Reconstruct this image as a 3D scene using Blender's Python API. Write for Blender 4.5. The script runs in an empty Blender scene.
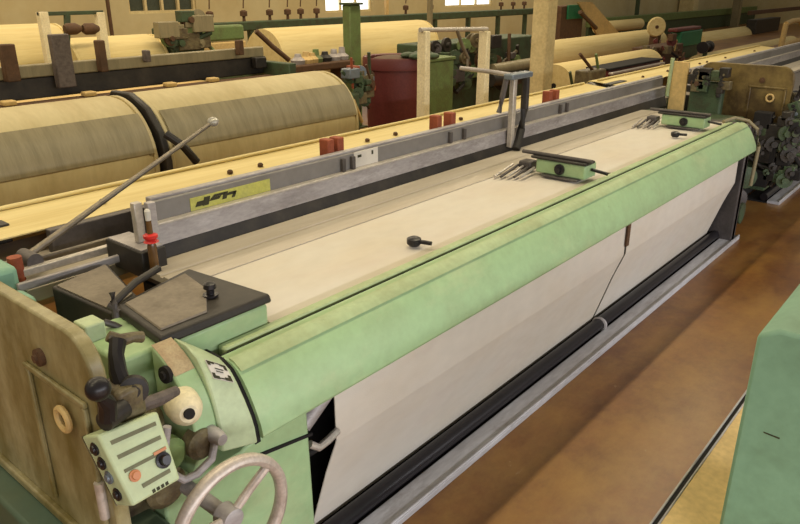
import bpy, bmesh, math, random
from mathutils import Vector, Matrix
random.seed(7)
PI = math.pi
S = bpy.context.scene
COL = S.collection

# ------------------------------------------------------------------ camera
f, HZ, CX, CY, CH = 714.0, 277.0, 400.0, 262.0, 2.0
pitch = math.atan2(HZ, f)
az = math.atan2(640.0, math.hypot(f, HZ))
Fw = Vector((math.cos(az)*math.cos(pitch), math.sin(az)*math.cos(pitch), -math.sin(pitch)))
Rt = Vector((math.sin(az), -math.cos(az), 0))
Up = Rt.cross(Fw)
def ray(px, py): return Fw*f + Rt*(px-CX) + Up*(CY-py)
def aty(px, py, y):
    d = ray(px, py); return Vector((0, 0, CH)) + d*(y/d.y)
def atx(px, py, x):
    d = ray(px, py); return Vector((0, 0, CH)) + d*(x/d.x)
def atz(px, py, z):
    d = ray(px, py); return Vector((0, 0, CH)) + d*((z-CH)/d.z)
cam = bpy.data.cameras.new('camera'); co = bpy.data.objects.new('camera', cam); COL.objects.link(co)
cam.sensor_width = 36; cam.lens = f/800*36; cam.clip_end = 200
m = Matrix((Rt, Up, -Fw)).transposed().to_4x4(); m.translation = (0, 0, CH)
co.matrix_world = m
S.camera = co

# ------------------------------------------------------------------ materials
def lin(c):
    o = []
    for v in c:
        v = v/255.0
        o.append(v/12.92 if v <= .04045 else ((v+.055)/1.055)**2.4)
    return (*o, 1)
def mat(name, rgb, rough=.6, metal=0.0, grime=None, amt=.5, scale=4.0, stretch=(1, 1, 1), fine=0.12, bump=0.0, bscale=60, thr=(.42, .72), spec=.4, trans=0):
    M = bpy.data.materials.new(name); M.use_nodes = True
    nt = M.node_tree; N = nt.nodes; L = nt.links
    b = N['Principled BSDF']
    b.inputs['Roughness'].default_value = rough; b.inputs['Metallic'].default_value = metal
    b.inputs['Specular IOR Level'].default_value = spec
    tc = N.new('ShaderNodeTexCoord'); mp = N.new('ShaderNodeMapping'); mp.inputs['Scale'].default_value = stretch
    L.new(tc.outputs['Object'], mp.inputs['Vector'])
    base = lin(rgb)
    g = lin(grime) if grime else tuple(c*.55 for c in base[:3])+(1,)
    n1 = N.new('ShaderNodeTexNoise'); n1.inputs['Scale'].default_value = scale; n1.inputs['Detail'].default_value = 8; n1.inputs['Roughness'].default_value = .65
    L.new(mp.outputs['Vector'], n1.inputs['Vector'])
    r1 = N.new('ShaderNodeValToRGB'); r1.color_ramp.elements[0].position = thr[0]; r1.color_ramp.elements[1].position = thr[1]
    r1.color_ramp.elements[1].color = (amt, amt, amt, 1)
    L.new(n1.outputs['Fac'], r1.inputs['Fac'])
    mx = N.new('ShaderNodeMix'); mx.data_type = 'RGBA'
    L.new(r1.outputs['Color'], mx.inputs['Factor'])
    mx.inputs['A'].default_value = base; mx.inputs['B'].default_value = g
    n2 = N.new('ShaderNodeTexNoise'); n2.inputs['Scale'].default_value = scale*9; n2.inputs['Detail'].default_value = 4
    L.new(mp.outputs['Vector'], n2.inputs['Vector'])
    hs = N.new('ShaderNodeHueSaturation')
    mr = N.new('ShaderNodeMapRange'); mr.inputs['From Min'].default_value = .3; mr.inputs['From Max'].default_value = .7
    mr.inputs['To Min'].default_value = 1-fine; mr.inputs['To Max'].default_value = 1+fine
    L.new(n2.outputs['Fac'], mr.inputs['Value']); L.new(mr.outputs['Result'], hs.inputs['Value'])
    L.new(mx.outputs['Result'], hs.inputs['Color']); L.new(hs.outputs['Color'], b.inputs['Base Color'])
    if bump:
        n3 = N.new('ShaderNodeTexNoise'); n3.inputs['Scale'].default_value = bscale
        L.new(mp.outputs['Vector'], n3.inputs['Vector'])
        bp = N.new('ShaderNodeBump'); bp.inputs['Strength'].default_value = bump; bp.inputs['Distance'].default_value = .01
        L.new(n3.outputs['Fac'], bp.inputs['Height']); L.new(bp.outputs['Normal'], b.inputs['Normal'])
    if trans:
        b.inputs['Alpha'].default_value = 1-trans
    return M
M = {}
M['green'] = mat('mint_green_paint', (156, 186, 138), .45, grime=(138, 152, 112), amt=.6, scale=3, fine=.05, bump=.05)
M['pale'] = mat('pale_green_paint', (184, 200, 160), .5, grime=(140, 148, 112), amt=.55, scale=7, fine=.05)
M['rail'] = mat('rail_green_paint', (168, 186, 140), .5, grime=(140, 142, 98), amt=.6, scale=5, fine=.06)
M['dgreen'] = mat('dark_green_paint', (66, 84, 58), .6, grime=(60, 50, 36), amt=.8, scale=9, bump=.3)
M['mgreen'] = mat('mid_green_paint', (104, 124, 72), .6, grime=(90, 84, 54), amt=.7, scale=7)
M['teal'] = mat('teal_green_paint', (126, 166, 142), .5, grime=(96, 124, 100), amt=.6, scale=3.5, fine=.05)
M['dteal'] = mat('dusky_teal_paint', (72, 92, 74), .6, grime=(84, 92, 62), amt=.7, scale=3, fine=.05)
M['teal2'] = mat('bright_teal_paint', (30, 110, 72), .5)
M['olive'] = mat('grimy_olive_cover', (158, 148, 108), .38, grime=(104, 92, 44), amt=.95, scale=4.5, stretch=(1, 1.6, .8), thr=(.36, .66), fine=.08, bump=.1, bscale=8)
M['olive_shade'] = mat('shaded_grimy_cover', (124, 106, 62), .4, grime=(74, 58, 34), amt=.95, scale=4, thr=(.38, .6))  # darker copy of the olive cover, weaker light put into the colour
M['cloth'] = mat('woven_cream_cloth', (208, 201, 188), .85, grime=(200, 184, 158), amt=.5, scale=2.2, stretch=(.5, 1, 1), fine=.03, bump=.08, bscale=300, spec=.15)
M['yarn'] = mat('cream_warp_yarn', (220, 202, 146), .7, grime=(190, 164, 98), amt=.5, scale=3, stretch=(.25, 5, 5), fine=.05, spec=.2)
M['yarn2'] = mat('tan_warp_yarn', (192, 178, 134), .55, grime=(160, 140, 92), amt=.6, scale=2.2, stretch=(1.8, .6, .6), fine=.05, spec=.3)
M['grey_shade'] = mat('dull_grey_and_drum_shade', (142, 132, 102), .45, grime=(112, 104, 78), amt=.8, scale=4, stretch=(4, .5, .5), fine=.06)  # plain dull grey; also paints the shaded band on the big drums
M['steel'] = mat('dusty_steel', (170, 164, 162), .5, .2, grime=(112, 104, 100), amt=.7, scale=4, stretch=(1, 1, 3), fine=.1)
M['steel_d'] = mat('dark_steel', (92, 86, 84), .5, .3, grime=(58, 54, 50), amt=.7, scale=5)
M['steel_l'] = mat('light_steel', (196, 188, 178), .35, .4, grime=(140, 130, 116), amt=.5, scale=8)
M['panel'] = mat('slate_panel', (128, 124, 120), .55, .1, grime=(94, 88, 80), amt=.6, scale=2.2, fine=.06)
M['race'] = mat('race_plate_metal', (186, 176, 160), .55, .1, grime=(160, 146, 122), amt=.5, scale=3, stretch=(.3, 4, 4), fine=.04)
M['floorrail'] = mat('grey_floor_rail', (196, 195, 196), .5, .2, grime=(120, 104, 92), amt=.5, scale=3, stretch=(.4, 2, 2))
M['black'] = mat('black_dusty_steel', (36, 33, 30), .5, grime=(70, 63, 54), amt=.6, scale=5, fine=.1)
M['dusttray'] = mat('dusty_grey_mat', (132, 122, 108), .75, grime=(92, 82, 70), amt=.7, scale=9, fine=.1)
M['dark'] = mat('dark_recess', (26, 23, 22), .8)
M['rubber'] = mat('black_rubber', (30, 27, 30), .35)
M['rubgrey'] = mat('worn_rubber_grip', (100, 90, 84), .6, grime=(60, 52, 48), amt=.8, scale=30)
M['chrome'] = mat('pale_knob', (176, 172, 160), .3, .3)
M['bar'] = mat('grey_bar', (126, 116, 100), .45, .4, grime=(80, 72, 62), amt=.5, scale=8)
M['red'] = mat('red_plastic', (206, 44, 40), .4)
M['brownglass'] = mat('brown_bottle', (104, 74, 42), .25)
M['rust'] = mat('rust_red_block', (150, 78, 50), .7, grime=(110, 50, 34), amt=.6, scale=20)
M['maroon'] = mat('maroon_plastic', (98, 46, 44), .45, grime=(90, 34, 30), amt=.5, scale=5)
M['brown'] = mat('brown_grime', (92, 66, 44), .7, grime=(60, 44, 30), amt=.7, scale=12)
M['dustb'] = mat('brown_dust', (176, 158, 124), .9, grime=(150, 120, 90), amt=.8, scale=20)
M['grease'] = mat('greasy_castings', (108, 98, 70), .5, grime=(60, 44, 34), amt=.9, scale=14, bump=.6, bscale=40)
M['post'] = mat('cream_post_paint', (226, 214, 178), .6, grime=(196, 180, 136), amt=.5, scale=8)
M['column'] = mat('cream_column_paint', (206, 190, 142), .7, grime=(176, 156, 108), amt=.6, scale=3)
M['wheel'] = mat('handwheel_steel', (196, 184, 172), .4, .3, grime=(130, 112, 96), amt=.6, scale=12)
M['label_y'] = mat('yellow_label', (188, 186, 92), .6, grime=(160, 160, 110), amt=.5, scale=10)
M['label_w'] = mat('white_label', (214, 208, 196), .6, fine=.03)
M['ink'] = mat('dark_ink', (56, 54, 32), .7)
M['panelface'] = mat('switch_panel_green', (186, 200, 158), .5, grime=(168, 176, 134), amt=.4, scale=12, fine=.03)
M['olv'] = mat('olive_slot', (112, 112, 82), .6)
M['orange'] = mat('faded_orange', (208, 140, 96), .5)
M['bluegrey'] = mat('blue_grey_metal', (120, 130, 140), .4, .3)
M['wood'] = mat('tan_board', (206, 176, 116), .6)
# wall and floor
M['wall'] = mat('yellowed_plaster', (190, 178, 136), .85, grime=(170, 148, 98), amt=.6, scale=.7, fine=.03)
M['floor'] = mat('brown_worn_floor', (140, 94, 44), .32, grime=(100, 62, 38), amt=.9, scale=1.6, fine=.1, bump=.06, bscale=14, thr=(.35, .68))
def glow(name, rgb, s):
    m_ = bpy.data.materials.new(name); m_.use_nodes = True
    b = m_.node_tree.nodes['Principled BSDF']; b.inputs['Emission Color'].default_value = lin(rgb); b.inputs['Emission Strength'].default_value = s
    b.inputs['Base Color'].default_value = (.8, .8, .8, 1); return m_
M['daylight'] = glow('daylight_glass', (226, 234, 244), 1.6)
M['glassdark'] = mat('dark_window_glass', (72, 78, 66), .2)
# scuffs, specks and worn patches on top of a base colour
def specks(key, rgb, scale, lo, hi, amt=.7, stretch=(1, 1, 1), off=0):
    nt = M[key].node_tree; N = nt.nodes; L = nt.links
    b = N['Principled BSDF']; src = b.inputs['Base Color'].links[0].from_socket
    tc = [n for n in N if n.type == 'TEX_COORD'][0]
    mp = N.new('ShaderNodeMapping'); mp.inputs['Scale'].default_value = stretch; mp.inputs['Location'].default_value = (off, off*.7, off*.3)
    L.new(tc.outputs['Object'], mp.inputs['Vector'])
    v = N.new('ShaderNodeTexNoise'); v.inputs['Scale'].default_value = scale; v.inputs['Detail'].default_value = 10; v.inputs['Roughness'].default_value = .75
    L.new(mp.outputs['Vector'], v.inputs['Vector'])
    rr = N.new('ShaderNodeValToRGB'); rr.color_ramp.elements[0].position = lo; rr.color_ramp.elements[1].position = hi
    rr.color_ramp.elements[1].color = (amt, amt, amt, 1)
    L.new(v.outputs['Fac'], rr.inputs['Fac'])
    mx = N.new('ShaderNodeMix'); mx.data_type = 'RGBA'; L.new(rr.outputs['Color'], mx.inputs['Factor'])
    L.new(src, mx.inputs['A']); mx.inputs['B'].default_value = lin(rgb); L.new(mx.outputs['Result'], b.inputs['Base Color'])
specks('floor', (172, 132, 66), 1.1, .46, .66, .6, (.6, 1, 1), 3)
specks('floor', (198, 172, 132), 5, .66, .74, .7)
specks('green', (96, 104, 74), 9, .64, .72, .55, (.6, 1, 1))
specks('green', (188, 196, 150), 2.5, .52, .68, .5, (.5, 1, 1), 5)
specks('teal', (92, 118, 98), 7, .64, .72, .5)
specks('steel', (206, 202, 200), 10, .54, .68, .6, (.5, 1, 2), 2)
specks('race', (214, 204, 190), 5, .5, .7, .5, (.3, 1, 1))
specks('cloth', (196, 176, 166), 2.0, .52, .75, .45, (.35, 1, 1), 4)
specks('olive', (188, 182, 150), 3.0, .50, .70, .55, (1, 1, .5), 1)
specks('floorrail', (120, 100, 84), 4, .56, .70, .6, (.4, 1, 1))

# ------------------------------------------------------------------ mesh kit
class MB:
    def __init__(s): s.bm = bmesh.new()
    def box(s, x0, x1, y0, y1, z0, z1):
        v = [s.bm.verts.new((x, y, z)) for x in (x0, x1) for y in (y0, y1) for z in (z0, z1)]
        for q in ((0, 1, 3, 2), (4, 6, 7, 5), (0, 4, 5, 1), (2, 3, 7, 6), (0, 2, 6, 4), (1, 5, 7, 3)): s.bm.faces.new([v[i] for i in q])
        return s
    def hull(s, bot, top):           # two loops of equal length
        n = len(bot); a = [s.bm.verts.new(p) for p in bot]; b = [s.bm.verts.new(p) for p in top]
        s.bm.faces.new(a[::-1]); s.bm.faces.new(b)
        for i in range(n): s.bm.faces.new((a[i], a[(i+1) % n], b[(i+1) % n], b[i]))
        return s
    def prism(s, pts, x0, x1):        # profile (y, z) swept along x
        return s.hull([(x0, y, z) for y, z in pts], [(x1, y, z) for y, z in pts])
    def prismy(s, pts, y0, y1):       # profile (x, z) swept along y
        return s.hull([(x, y0, z) for x, z in pts], [(x, y1, z) for x, z in pts])
    def ring(s, c, ax, r, n, ph=0):
        ax = Vector(ax).normalized(); t = Vector((0, 0, 1)) if abs(ax.z) < .9 else Vector((1, 0, 0))
        u = ax.cross(t).normalized(); w = ax.cross(u)
        return [s.bm.verts.new(Vector(c) + (u*math.cos(2*PI*i/n+ph) + w*math.sin(2*PI*i/n+ph))*r) for i in range(n)]
    def lathe(s, p0, ax, prof, n=28):  # prof: list of (distance along axis, radius)
        ax = Vector(ax).normalized(); prev = None; first = None
        for d, r in prof:
            R = s.ring(Vector(p0)+ax*d, ax, max(r, .0004), n)
            if prev:
                for i in range(n): s.bm.faces.new((prev[i], prev[(i+1) % n], R[(i+1) % n], R[i]))
            else: first = R
            prev = R
        s.bm.faces.new(first[::-1]); s.bm.faces.new(prev); return s
    def cyl(s, p0, p1, r, n=20, r2=None):
        p0 = Vector(p0); p1 = Vector(p1)
        return s.lathe(p0, p1-p0, [(0, r), ((p1-p0).length, r if r2 is None else r2)], n)
    def ball(s, c, r, sc=(1, 1, 1)):
        mt = Matrix.Translation(c) @ Matrix.Diagonal((*[r*k for k in sc], 1))
        bmesh.ops.create_uvsphere(s.bm, u_segments=20, v_segments=12, radius=1, matrix=mt); return s
    def tube(s, pts, r, n=10, rr=None):
        pts = [Vector(p) for p in pts]; prev = None
        for i, p in enumerate(pts):
            d = (pts[min(i+1, len(pts)-1)] - pts[max(i-1, 0)]).normalized()
            ref = Vector((0, 0, 1)) if abs(d.z) < .95 else Vector((0, 1, 0))
            u = d.cross(ref).normalized(); w = d.cross(u)
            k = rr[i] if rr else r
            R = [s.bm.verts.new(p+(u*math.cos(2*PI*j/n)+w*math.sin(2*PI*j/n))*k) for j in range(n)]
            if prev:
                for j in range(n): s.bm.faces.new((prev[j], prev[(j+1) % n], R[(j+1) % n], R[j]))
            else: s.bm.faces.new(R[::-1])
            prev = R
        s.bm.faces.new(prev); return s
    def torus(s, c, nrm, R, r, n=48, k=12, sq=1.0):
        nrm = Vector(nrm).normalized(); t = Vector((0, 0, 1)); u = nrm.cross(t).normalized(); w = nrm.cross(u); rows = []
        for i in range(n):
            a = 2*PI*i/n; d = u*math.cos(a)+w*math.sin(a)
            rows.append([s.bm.verts.new(Vector(c)+d*(R+r*math.cos(2*PI*j/k))+nrm*r*sq*math.sin(2*PI*j/k)) for j in range(k)])
        for i in range(n):
            A = rows[i]; B = rows[(i+1) % n]
            for j in range(k): s.bm.faces.new((A[j], A[(j+1) % k], B[(j+1) % k], B[j]))
        return s
    def strip(s, path, thick, x0, x1, nx=1):   # sheet following a (y, z) path
        n = len(path); off = []
        for i, (y, z) in enumerate(path):
            a = path[max(i-1, 0)]; b_ = path[min(i+1, n-1)]
            dy, dz = b_[0]-a[0], b_[1]-a[1]; l = math.hypot(dy, dz) or 1
            off.append((y - dz/l*thick, z + dy/l*thick))
        prof = list(path)+off[::-1]
        return s.prism(prof, x0, x1)
    def slab(s, c4, t):               # four corners + thickness along the back normal
        c4 = [Vector(c) for c in c4]; n = (c4[1]-c4[0]).cross(c4[2]-c4[0]).normalized()
        return s.hull([c for c in c4], [c+n*t for c in c4])
def link(name, mb, m_, parent=None, bev=0, smooth=True, origin=None, seg=2):
    me = bpy.data.meshes.new(name)
    o = bpy.data.objects.new(name, me); COL.objects.link(o)
    root = parent
    while root is not None and root.parent is not None: root = root.parent
    off = Vector(origin) if origin else (Vector(root.location) if root else None)
    bmesh.ops.recalc_face_normals(mb.bm, faces=mb.bm.faces)
    if root is None and off is None:
        cs = [v.co for v in mb.bm.verts]
        off = Vector(((min(c.x for c in cs)+max(c.x for c in cs))/2, (min(c.y for c in cs)+max(c.y for c in cs))/2, min(c.z for c in cs)))
    for v in mb.bm.verts: v.co -= off
    mb.bm.to_mesh(me); mb.bm.free()
    me.materials.append(M[m_] if isinstance(m_, str) else m_)
    if root is None: o.location = off
    else: o.parent = parent
    if bev:
        md = o.modifiers.new('bevel', 'BEVEL'); md.width = bev; md.segments = seg; md.limit_method = 'ANGLE'; md.angle_limit = math.radians(40)
    if smooth:
        for p in me.polygons: p.use_smooth = True
        try:
            me.set_sharp_from_angle(angle=math.radians(35))
        except Exception: pass
    return o
def thing(name, loc, label, cat, group=None):
    o = bpy.data.objects.new(name, None); COL.objects.link(o); o.location = loc; o.empty_display_size = .1
    o['label'] = label; o['category'] = cat
    if group: o['group'] = group
    return o
def tag(o, label, cat, group=None):
    o['label'] = label; o['category'] = cat
    if group: o['group'] = group
    return o
def struct(o): o['kind'] = 'structure'; return o
def copy_tree(o, parent=None):
    c = o.copy(); COL.objects.link(c)
    if parent: c.parent = parent
    for ch in list(o.children): copy_tree(ch, c)
    return c

def clutter(parent, n, px0, px1, py0, py1, Y, mats, s=.06, seed=1):
    rn = random.Random(seed)
    for k in range(n):
        p = aty(px0+rn.random()*(px1-px0), py0+rn.random()*(py1-py0), Y+rn.random()*.1)
        t = rn.random(); mm = rn.choice(mats); q = s*(.6+rn.random()*.8)
        if t < .4: link('gear_wheel', MB().lathe(p, (rn.choice((-1, 0, -.4)), -1, 0), [(0, q*.3), (.002, q), (q*.5, q), (q*.52, q*.4), (q, q*.35)], 14), mm, parent)
        elif t < .75: link('housing_block', MB().box(p.x-q*1.2, p.x+q*1.2, p.y-.05, p.y+.08, p.z-q*.8, p.z+q*.8), mm, parent, .01)
        else:
            d = Vector((rn.uniform(-1, 1), .1, rn.uniform(-1, 1)))*q*3
            link('rod', MB().tube([p-d, p, p+d], q*.25, 8), mm, parent)
# ------------------------------------------------------------------ the room
struct(link('floor', MB().box(-6, 46, -5, 14, -.1, 0), 'floor', smooth=False, origin=(0, 0, 0)))
wb = MB()
WY = 13.0
def wx(px): return aty(px, 5, WY).x
def wz(py): return aty(300, py, WY).z
wins = [(wx(128), wx(196), 1.49, 2.9), (wx(325), wx(372), 1.375, 2.9), (wx(445), wx(492), 1.40, 2.9), (wx(206), wx(214), 1.8, 2.9)]
wins = sorted(wins[:3])
xs = -6
for (a, b_, z0, z1) in wins:
    wb.box(xs, a, WY, WY+.25, 0, 4.6); wb.box(a, b_, WY, WY+.25, 0, z0); wb.box(a, b_, WY, WY+.25, z1, 4.6); xs = b_
wb.box(xs, 46, WY, WY+.25, 0, 4.6)
struct(link('wall_back', wb, 'wall', smooth=False, origin=(0, WY, 0)))
struct(link('wall_right', MB().box(45.75, 46, -5, WY-.001, 0, 4.6), 'wall', smooth=False))
for i, (a, b_, z0, z1) in enumerate(wins):
    w = link('window_%d' % (i+1), MB().box(a, b_, WY+.1, WY+.12, z0, z1), 'glassdark' if i == 0 else 'daylight', smooth=False); struct(w)
    fr = MB(); t = .05
    fr.box(a, b_, WY+.03, WY+.09, z0, z0+t).box(a, b_, WY+.03, WY+.09, z1-t, z1)
    n = 3 if i else 4
    for k in range(n+1):
        x = a+(b_-a-t)*k/n; fr.box(x, x+t, WY+.03, WY+.09, z0+t, z1-t)
    link('window_frame', fr, 'column', w, origin=w.location, smooth=False)

# ------------------------------------------------------------------ the big loom in front
LX, LY = 1.0, 1.463
def build_loom(label):
    R = thing('weaving_loom', (1.0, 1.8, 0), label, 'weaving machine', 'long green weaving looms in the front row')
    # breast beam: bent plate with a rounded shoulder
    arc = [(1.394, .806), (1.400, .838), (1.411, .866), (1.428, .902), (1.447, .936), (1.466, .962), (1.487, .984), (1.512, .998), (1.562, 1.003)]
    inn = [(1.562, .985), (1.516, .982), (1.497, .970), (1.478, .948), (1.460, .922), (1.442, .890), (1.425, .855), (1.416, .826), (1.425, .800), (1.399, .796)]
    link('breast_beam', MB().prism(arc+inn, 1.064, 5.98), 'green', R)
    link('beam_trim', MB().prism([(1.478, .982), (1.486, .990), (1.512, 1.0045), (1.530, 1.0075), (1.53, 1.0), (1.51, .994)], 1.07, 5.97), 'rail', R)
    link('beam_slot', MB().box(1.08, 5.96, 1.562, 1.586, .95, .992), 'dark', R, smooth=False)
    link('cloth_rail', MB().box(1.1, 5.95, 1.586, 1.628, .955, 1.004), 'rail', R, .008)
    # beam end cap: curved casting widening towards its free end
    L_ = [(1.440, .79), (1.439, .855), (1.448, .905), (1.464, .971), (1.486, 1.026), (1.512, 1.062), (1.56, 1.086), (1.62, 1.09), (1.62, .79)]
    R_ = [(1.398, .79), (1.404, .840), (1.415, .872), (1.438, .915), (1.470, .964), (1.495, .992), (1.54, 1.012), (1.62, 1.012), (1.62, .79)]
    cap = link('beam_end_cap', MB().hull([(.955, y, z) for y, z in L_], [(1.044, y-.004, z+.003) for y, z in R_]), 'pale', R, .006)
    cap['label'] = 'pale green curved cap at the near end of the beam, with a small square plate'
    gap = MB().hull([(1.044, y+.010, z-.008) for y, z in R_[0:-1]], [(1.0645, y+.010, z-.008) for y, z in R_[0:-1]])
    link('beam_gap', gap, 'dark', R, smooth=False)
    nL = len(L_)
    def sh(u, t, d=.003):   # a point on the curved face of the cap
        a = 5.2-t*1.55; k = int(a); fr2 = a-k
        def at(P): return Vector((0, P[k][0]*(1-fr2)+P[min(k+1, nL-1)][0]*fr2, P[k][1]*(1-fr2)+P[min(k+1, nL-1)][1]*fr2))
        p = at(L_)*(1-u)+at(R_)*u; p.x = .955+.097*u
        return p+Vector((-.1, -.75, .6))*d
    lp = link('rating_plate', MB().slab([sh(.2, .12), sh(.78, .12), sh(.78, .92), sh(.2, .92)], -.003), 'label_w', cap, smooth=False)
    ik = MB()
    for (u0, u1, t0, t1) in ((.22, .42, .14, .24), (.58, .76, .14, .24), (.42, .58, .14, .18), (.22, .30, .14, .34), (.68, .76, .14, .40), (.22, .40, .80, .90), (.56, .76, .80, .90), (.40, .56, .84, .88), (.22, .30, .70, .90), (.68, .76, .66, .90), (.38, .62, .42, .47), (.38, .58, .56, .60)):
        ik.slab([sh(u0, t0, .0065), sh(u1, t0, .0065), sh(u1, t1, .0065), sh(u0, t1, .0065)], -.001)
    link('plate_marking', ik, 'ink', cap, smooth=False)
    # side frames (plates under the beam)
    sf = MB().prismy([(.78, .28), (1.31, .28), (1.30, .742), (1.06, .742), (1.04, .73), (.78, .73)], 1.47, 1.62).box(.9, 1.25, 1.80, 1.95, 0, .35).box(.9, 1.25, 1.63, 1.95, .35, .7)
    link('side_frame', sf, 'green', R, .008)
    link('frame_seam', MB().prismy([(1.06, .70), (1.312, .655), (1.312, .645), (1.06, .69)], 1.463, 1.4695), 'dark', R, smooth=False)
    link('side_frame', MB().box(6.02, 6.12, 1.47, 2.6, 0, .98), 'steel_d', R, .01)
    # housing under the black lid
    hb = MB().hull([(.93, 1.632, .72), (1.305, 1.632, .72), (1.275, 2.02, .72), (.96, 1.93, .72)], [(.93, 1.632, 1.068), (1.305, 1.632, 1.068), (1.275, 2.0, 1.068), (.96, 1.91, 1.068)])
    gh = link('gear_housing', hb, 'green', R, .012)
    ld = MB().hull([(.915, 1.62, 1.07), (1.315, 1.62, 1.07), (1.28, 2.01, 1.07), (.95, 1.92, 1.07)], [(.92, 1.625, 1.1), (1.31, 1.625, 1.1), (1.275, 2.005, 1.1), (.955, 1.915, 1.1)])
    lid = link('housing_lid', ld, 'black', gh, .008); lid['label'] = 'black dusty lid'
    link('dust_tray', MB().hull([(.945, 1.66, 1.101), (1.10, 1.66, 1.101), (1.20, 1.80, 1.101), (1.235, 1.965, 1.101), (.975, 1.9, 1.101)],
                                [(.948, 1.663, 1.106), (1.10, 1.663, 1.106), (1.198, 1.80, 1.106), (1.23, 1.96, 1.106), (.978, 1.896, 1.106)]), 'dusttray', gh, smooth=False)
    kb = MB().lathe((1.175, 1.745, 1.105), (0, 0, 1), [(0, .024), (.005, .024), (.006, .012), (.02, .012), (.026, .02), (.04, .018), (.046, .008)])
    link('lid_knob', kb, 'rubber', gh)
    link('lid_catch', MB().tube([(.955, 1.93, 1.10), (1.05, 1.96, 1.13), (1.16, 2.0, 1.135)], .012), 'black', gh)
    # front casting with the boss, bolts
    fc = MB().hull([(.64, 1.54, .60), (.86, 1.52, .60), (.86, 1.66, .60), (.64, 1.9, .60)], [(.66, 1.56, .90), (.86, 1.54, .94), (.86, 1.66, .96), (.66, 1.9, .92)])
    link('end_casting', fc, 'grease', R, .02)
    cc = [(1.69+.24*math.cos(math.radians(a)), .86+.24*math.sin(math.radians(a))) for a in range(107, 226, 7)]
    dh = link('drum_housing', MB().prism([(1.62, .69)]+cc[::-1], .885, .954), 'green', R, .006)
    link('dust_patch', MB().prism([(y, z+.0015) for y, z in cc[0:5]]+[(y, z+.0005) for y, z in cc[0:5]][::-1], .888, .95), 'dustb', dh, smooth=False)
    link('gear_wall', MB().box(.80, .955, 1.64, 1.90, .70, 1.07), 'green', R, .01)
    bs = MB().lathe((.885, 1.50, .96), (-.35, -1, .12), [(0, .048), (.045, .045), (.065, .038), (.078, .024)])
    link('boss', bs, 'post', R)
    link('boss_bore', MB().lathe((.860, 1.428, .970), (-.35, -1, .12), [(0, .015), (.008, .014)]), 'dark', R)
    link('cap_bolt', MB().lathe((.885, 1.55, 1.03), (-1, -.1, .1), [(0, .024), (.012, .024), (.014, .012), (.02, .01)]), 'dark', R)
    # lower casting clutter
    for (x, y, z, r, d, mm) in ((.90, 1.48, .845, .045, .05, 'grease'), (.93, 1.47, .865, .022, .075, 'steel'), (.81, 1.49, .85, .05, .04, 'mgreen'), (.745, 1.5, .955, .03, .05, 'steel_d'), (.79, 1.5, .76, .06, .05, 'grease')):
        link('shaft_end', MB().lathe((x, y, z), (0, -1, 0), [(0, r), (d*.7, r), (d, r*.7)]), mm, R)
    link('pipe', MB().tube([(.79, 1.42, .97), (.772, 1.42, .90), (.785, 1.42, .83), (.81, 1.41, .80), (.85, 1.41, .795), (.90, 1.41, .815), (.92, 1.42, .85)], .011), 'steel', R)
    # handwheel
    hw = MB().torus((.838, 1.25, .742), (0, -1, 0), .160, .016, sq=1.2)
    W = link('handwheel', hw, 'wheel', R); W['label'] = 'pale steel handwheel'
    sp = MB()
    for a in (38, 172, 285):
        a = math.radians(a); d = Vector((math.cos(a), 0, math.sin(a)))
        sp.tube([Vector((.838, 1.262, .742)), Vector((.838, 1.258, .742))+d*.08, Vector((.838, 1.25, .742))+d*.153], .012)
    link('spoke', sp, 'wheel', W)
    link('hub', MB().lathe((.838, 1.49, .742), (0, -1, 0), [(0, .02), (.2, .02), (.201, .032), (.245, .03), (.25, .02)]), 'steel', W)
    # control box
    A = aty(97, 435, 1.30); B = aty(158, 411, 1.30); C_ = aty(181, 479, 1.225); D = aty(133, 507, 1.225)
    nrm = (B-A).cross(D-A).normalized()
    if nrm.y < 0: nrm = -nrm
    face = [A, B, C_, D]
    bx = MB().hull(face, [p+nrm*.08 for p in face])
    cb = link('control_box', bx, 'panelface', R, .006); cb['label'] = 'pale green switch box with slots and buttons'
    def uv(u, v, d=.001): return A+(B-A)*u*(1-v)+(C_-D)*u*v+(D-A)*v - nrm*d
    sl = MB()
    for (u0, u1, v0, v1) in ((.13, .9, .13, .185), (.13, .9, .33, .385), (.13, .9, .53, .575), (.30, .86, .80, .855)):
        sl.slab([uv(u0, v0), uv(u1, v0-.01), uv(u1, v1-.01), uv(u0, v1)], -.002 if False else .002)
    link('label_slot', sl, 'olv', cb, smooth=False)
    tx = MB()
    for i in range(4): tx.slab([uv(.42+i*.09, .935), uv(.48+i*.09, .93), uv(.48+i*.09, .975), uv(.42+i*.09, .98)], .002)
    link('panel_marking', tx, 'ink', cb, smooth=False)
    link('orange_strip', MB().slab([uv(.68, .50, .003), uv(.92, .49, .003), uv(.92, .53, .003), uv(.68, .54, .003)], .002), 'orange', cb, smooth=False)
    link('push_button', MB().lathe(uv(.25, .66, 0), -nrm, [(0, .013), (.004, .013), (.005, .009), (.01, .008)]), 'orange', cb)
    link('rotary_switch', MB().lathe(uv(.80, .65, 0), -nrm, [(0, .018), (.004, .018), (.005, .012), (.018, .010)]), 'rubber', cb)
    side = (A-B).normalized()
    for k, v in enumerate((.18, .38, .58, .82)):
        p = A+(D-A)*v + nrm*.04
        link('side_dial', MB().lathe(p, side, [(0, .015), (.004, .015), (.005, .009), (.009, .008)]), 'rubber' if k in (0, 1, 3) else 'bluegrey', cb)
    link('box_bracket', MB().hull([A+nrm*.08, B+nrm*.08, C_+nrm*.08, D+nrm*.08], [Vector((.68, 1.52, .95)), Vector((.75, 1.52, .95)), Vector((.75, 1.52, .88)), Vector((.68, 1.52, .88))]), 'grease', cb, smooth=False)
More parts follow.
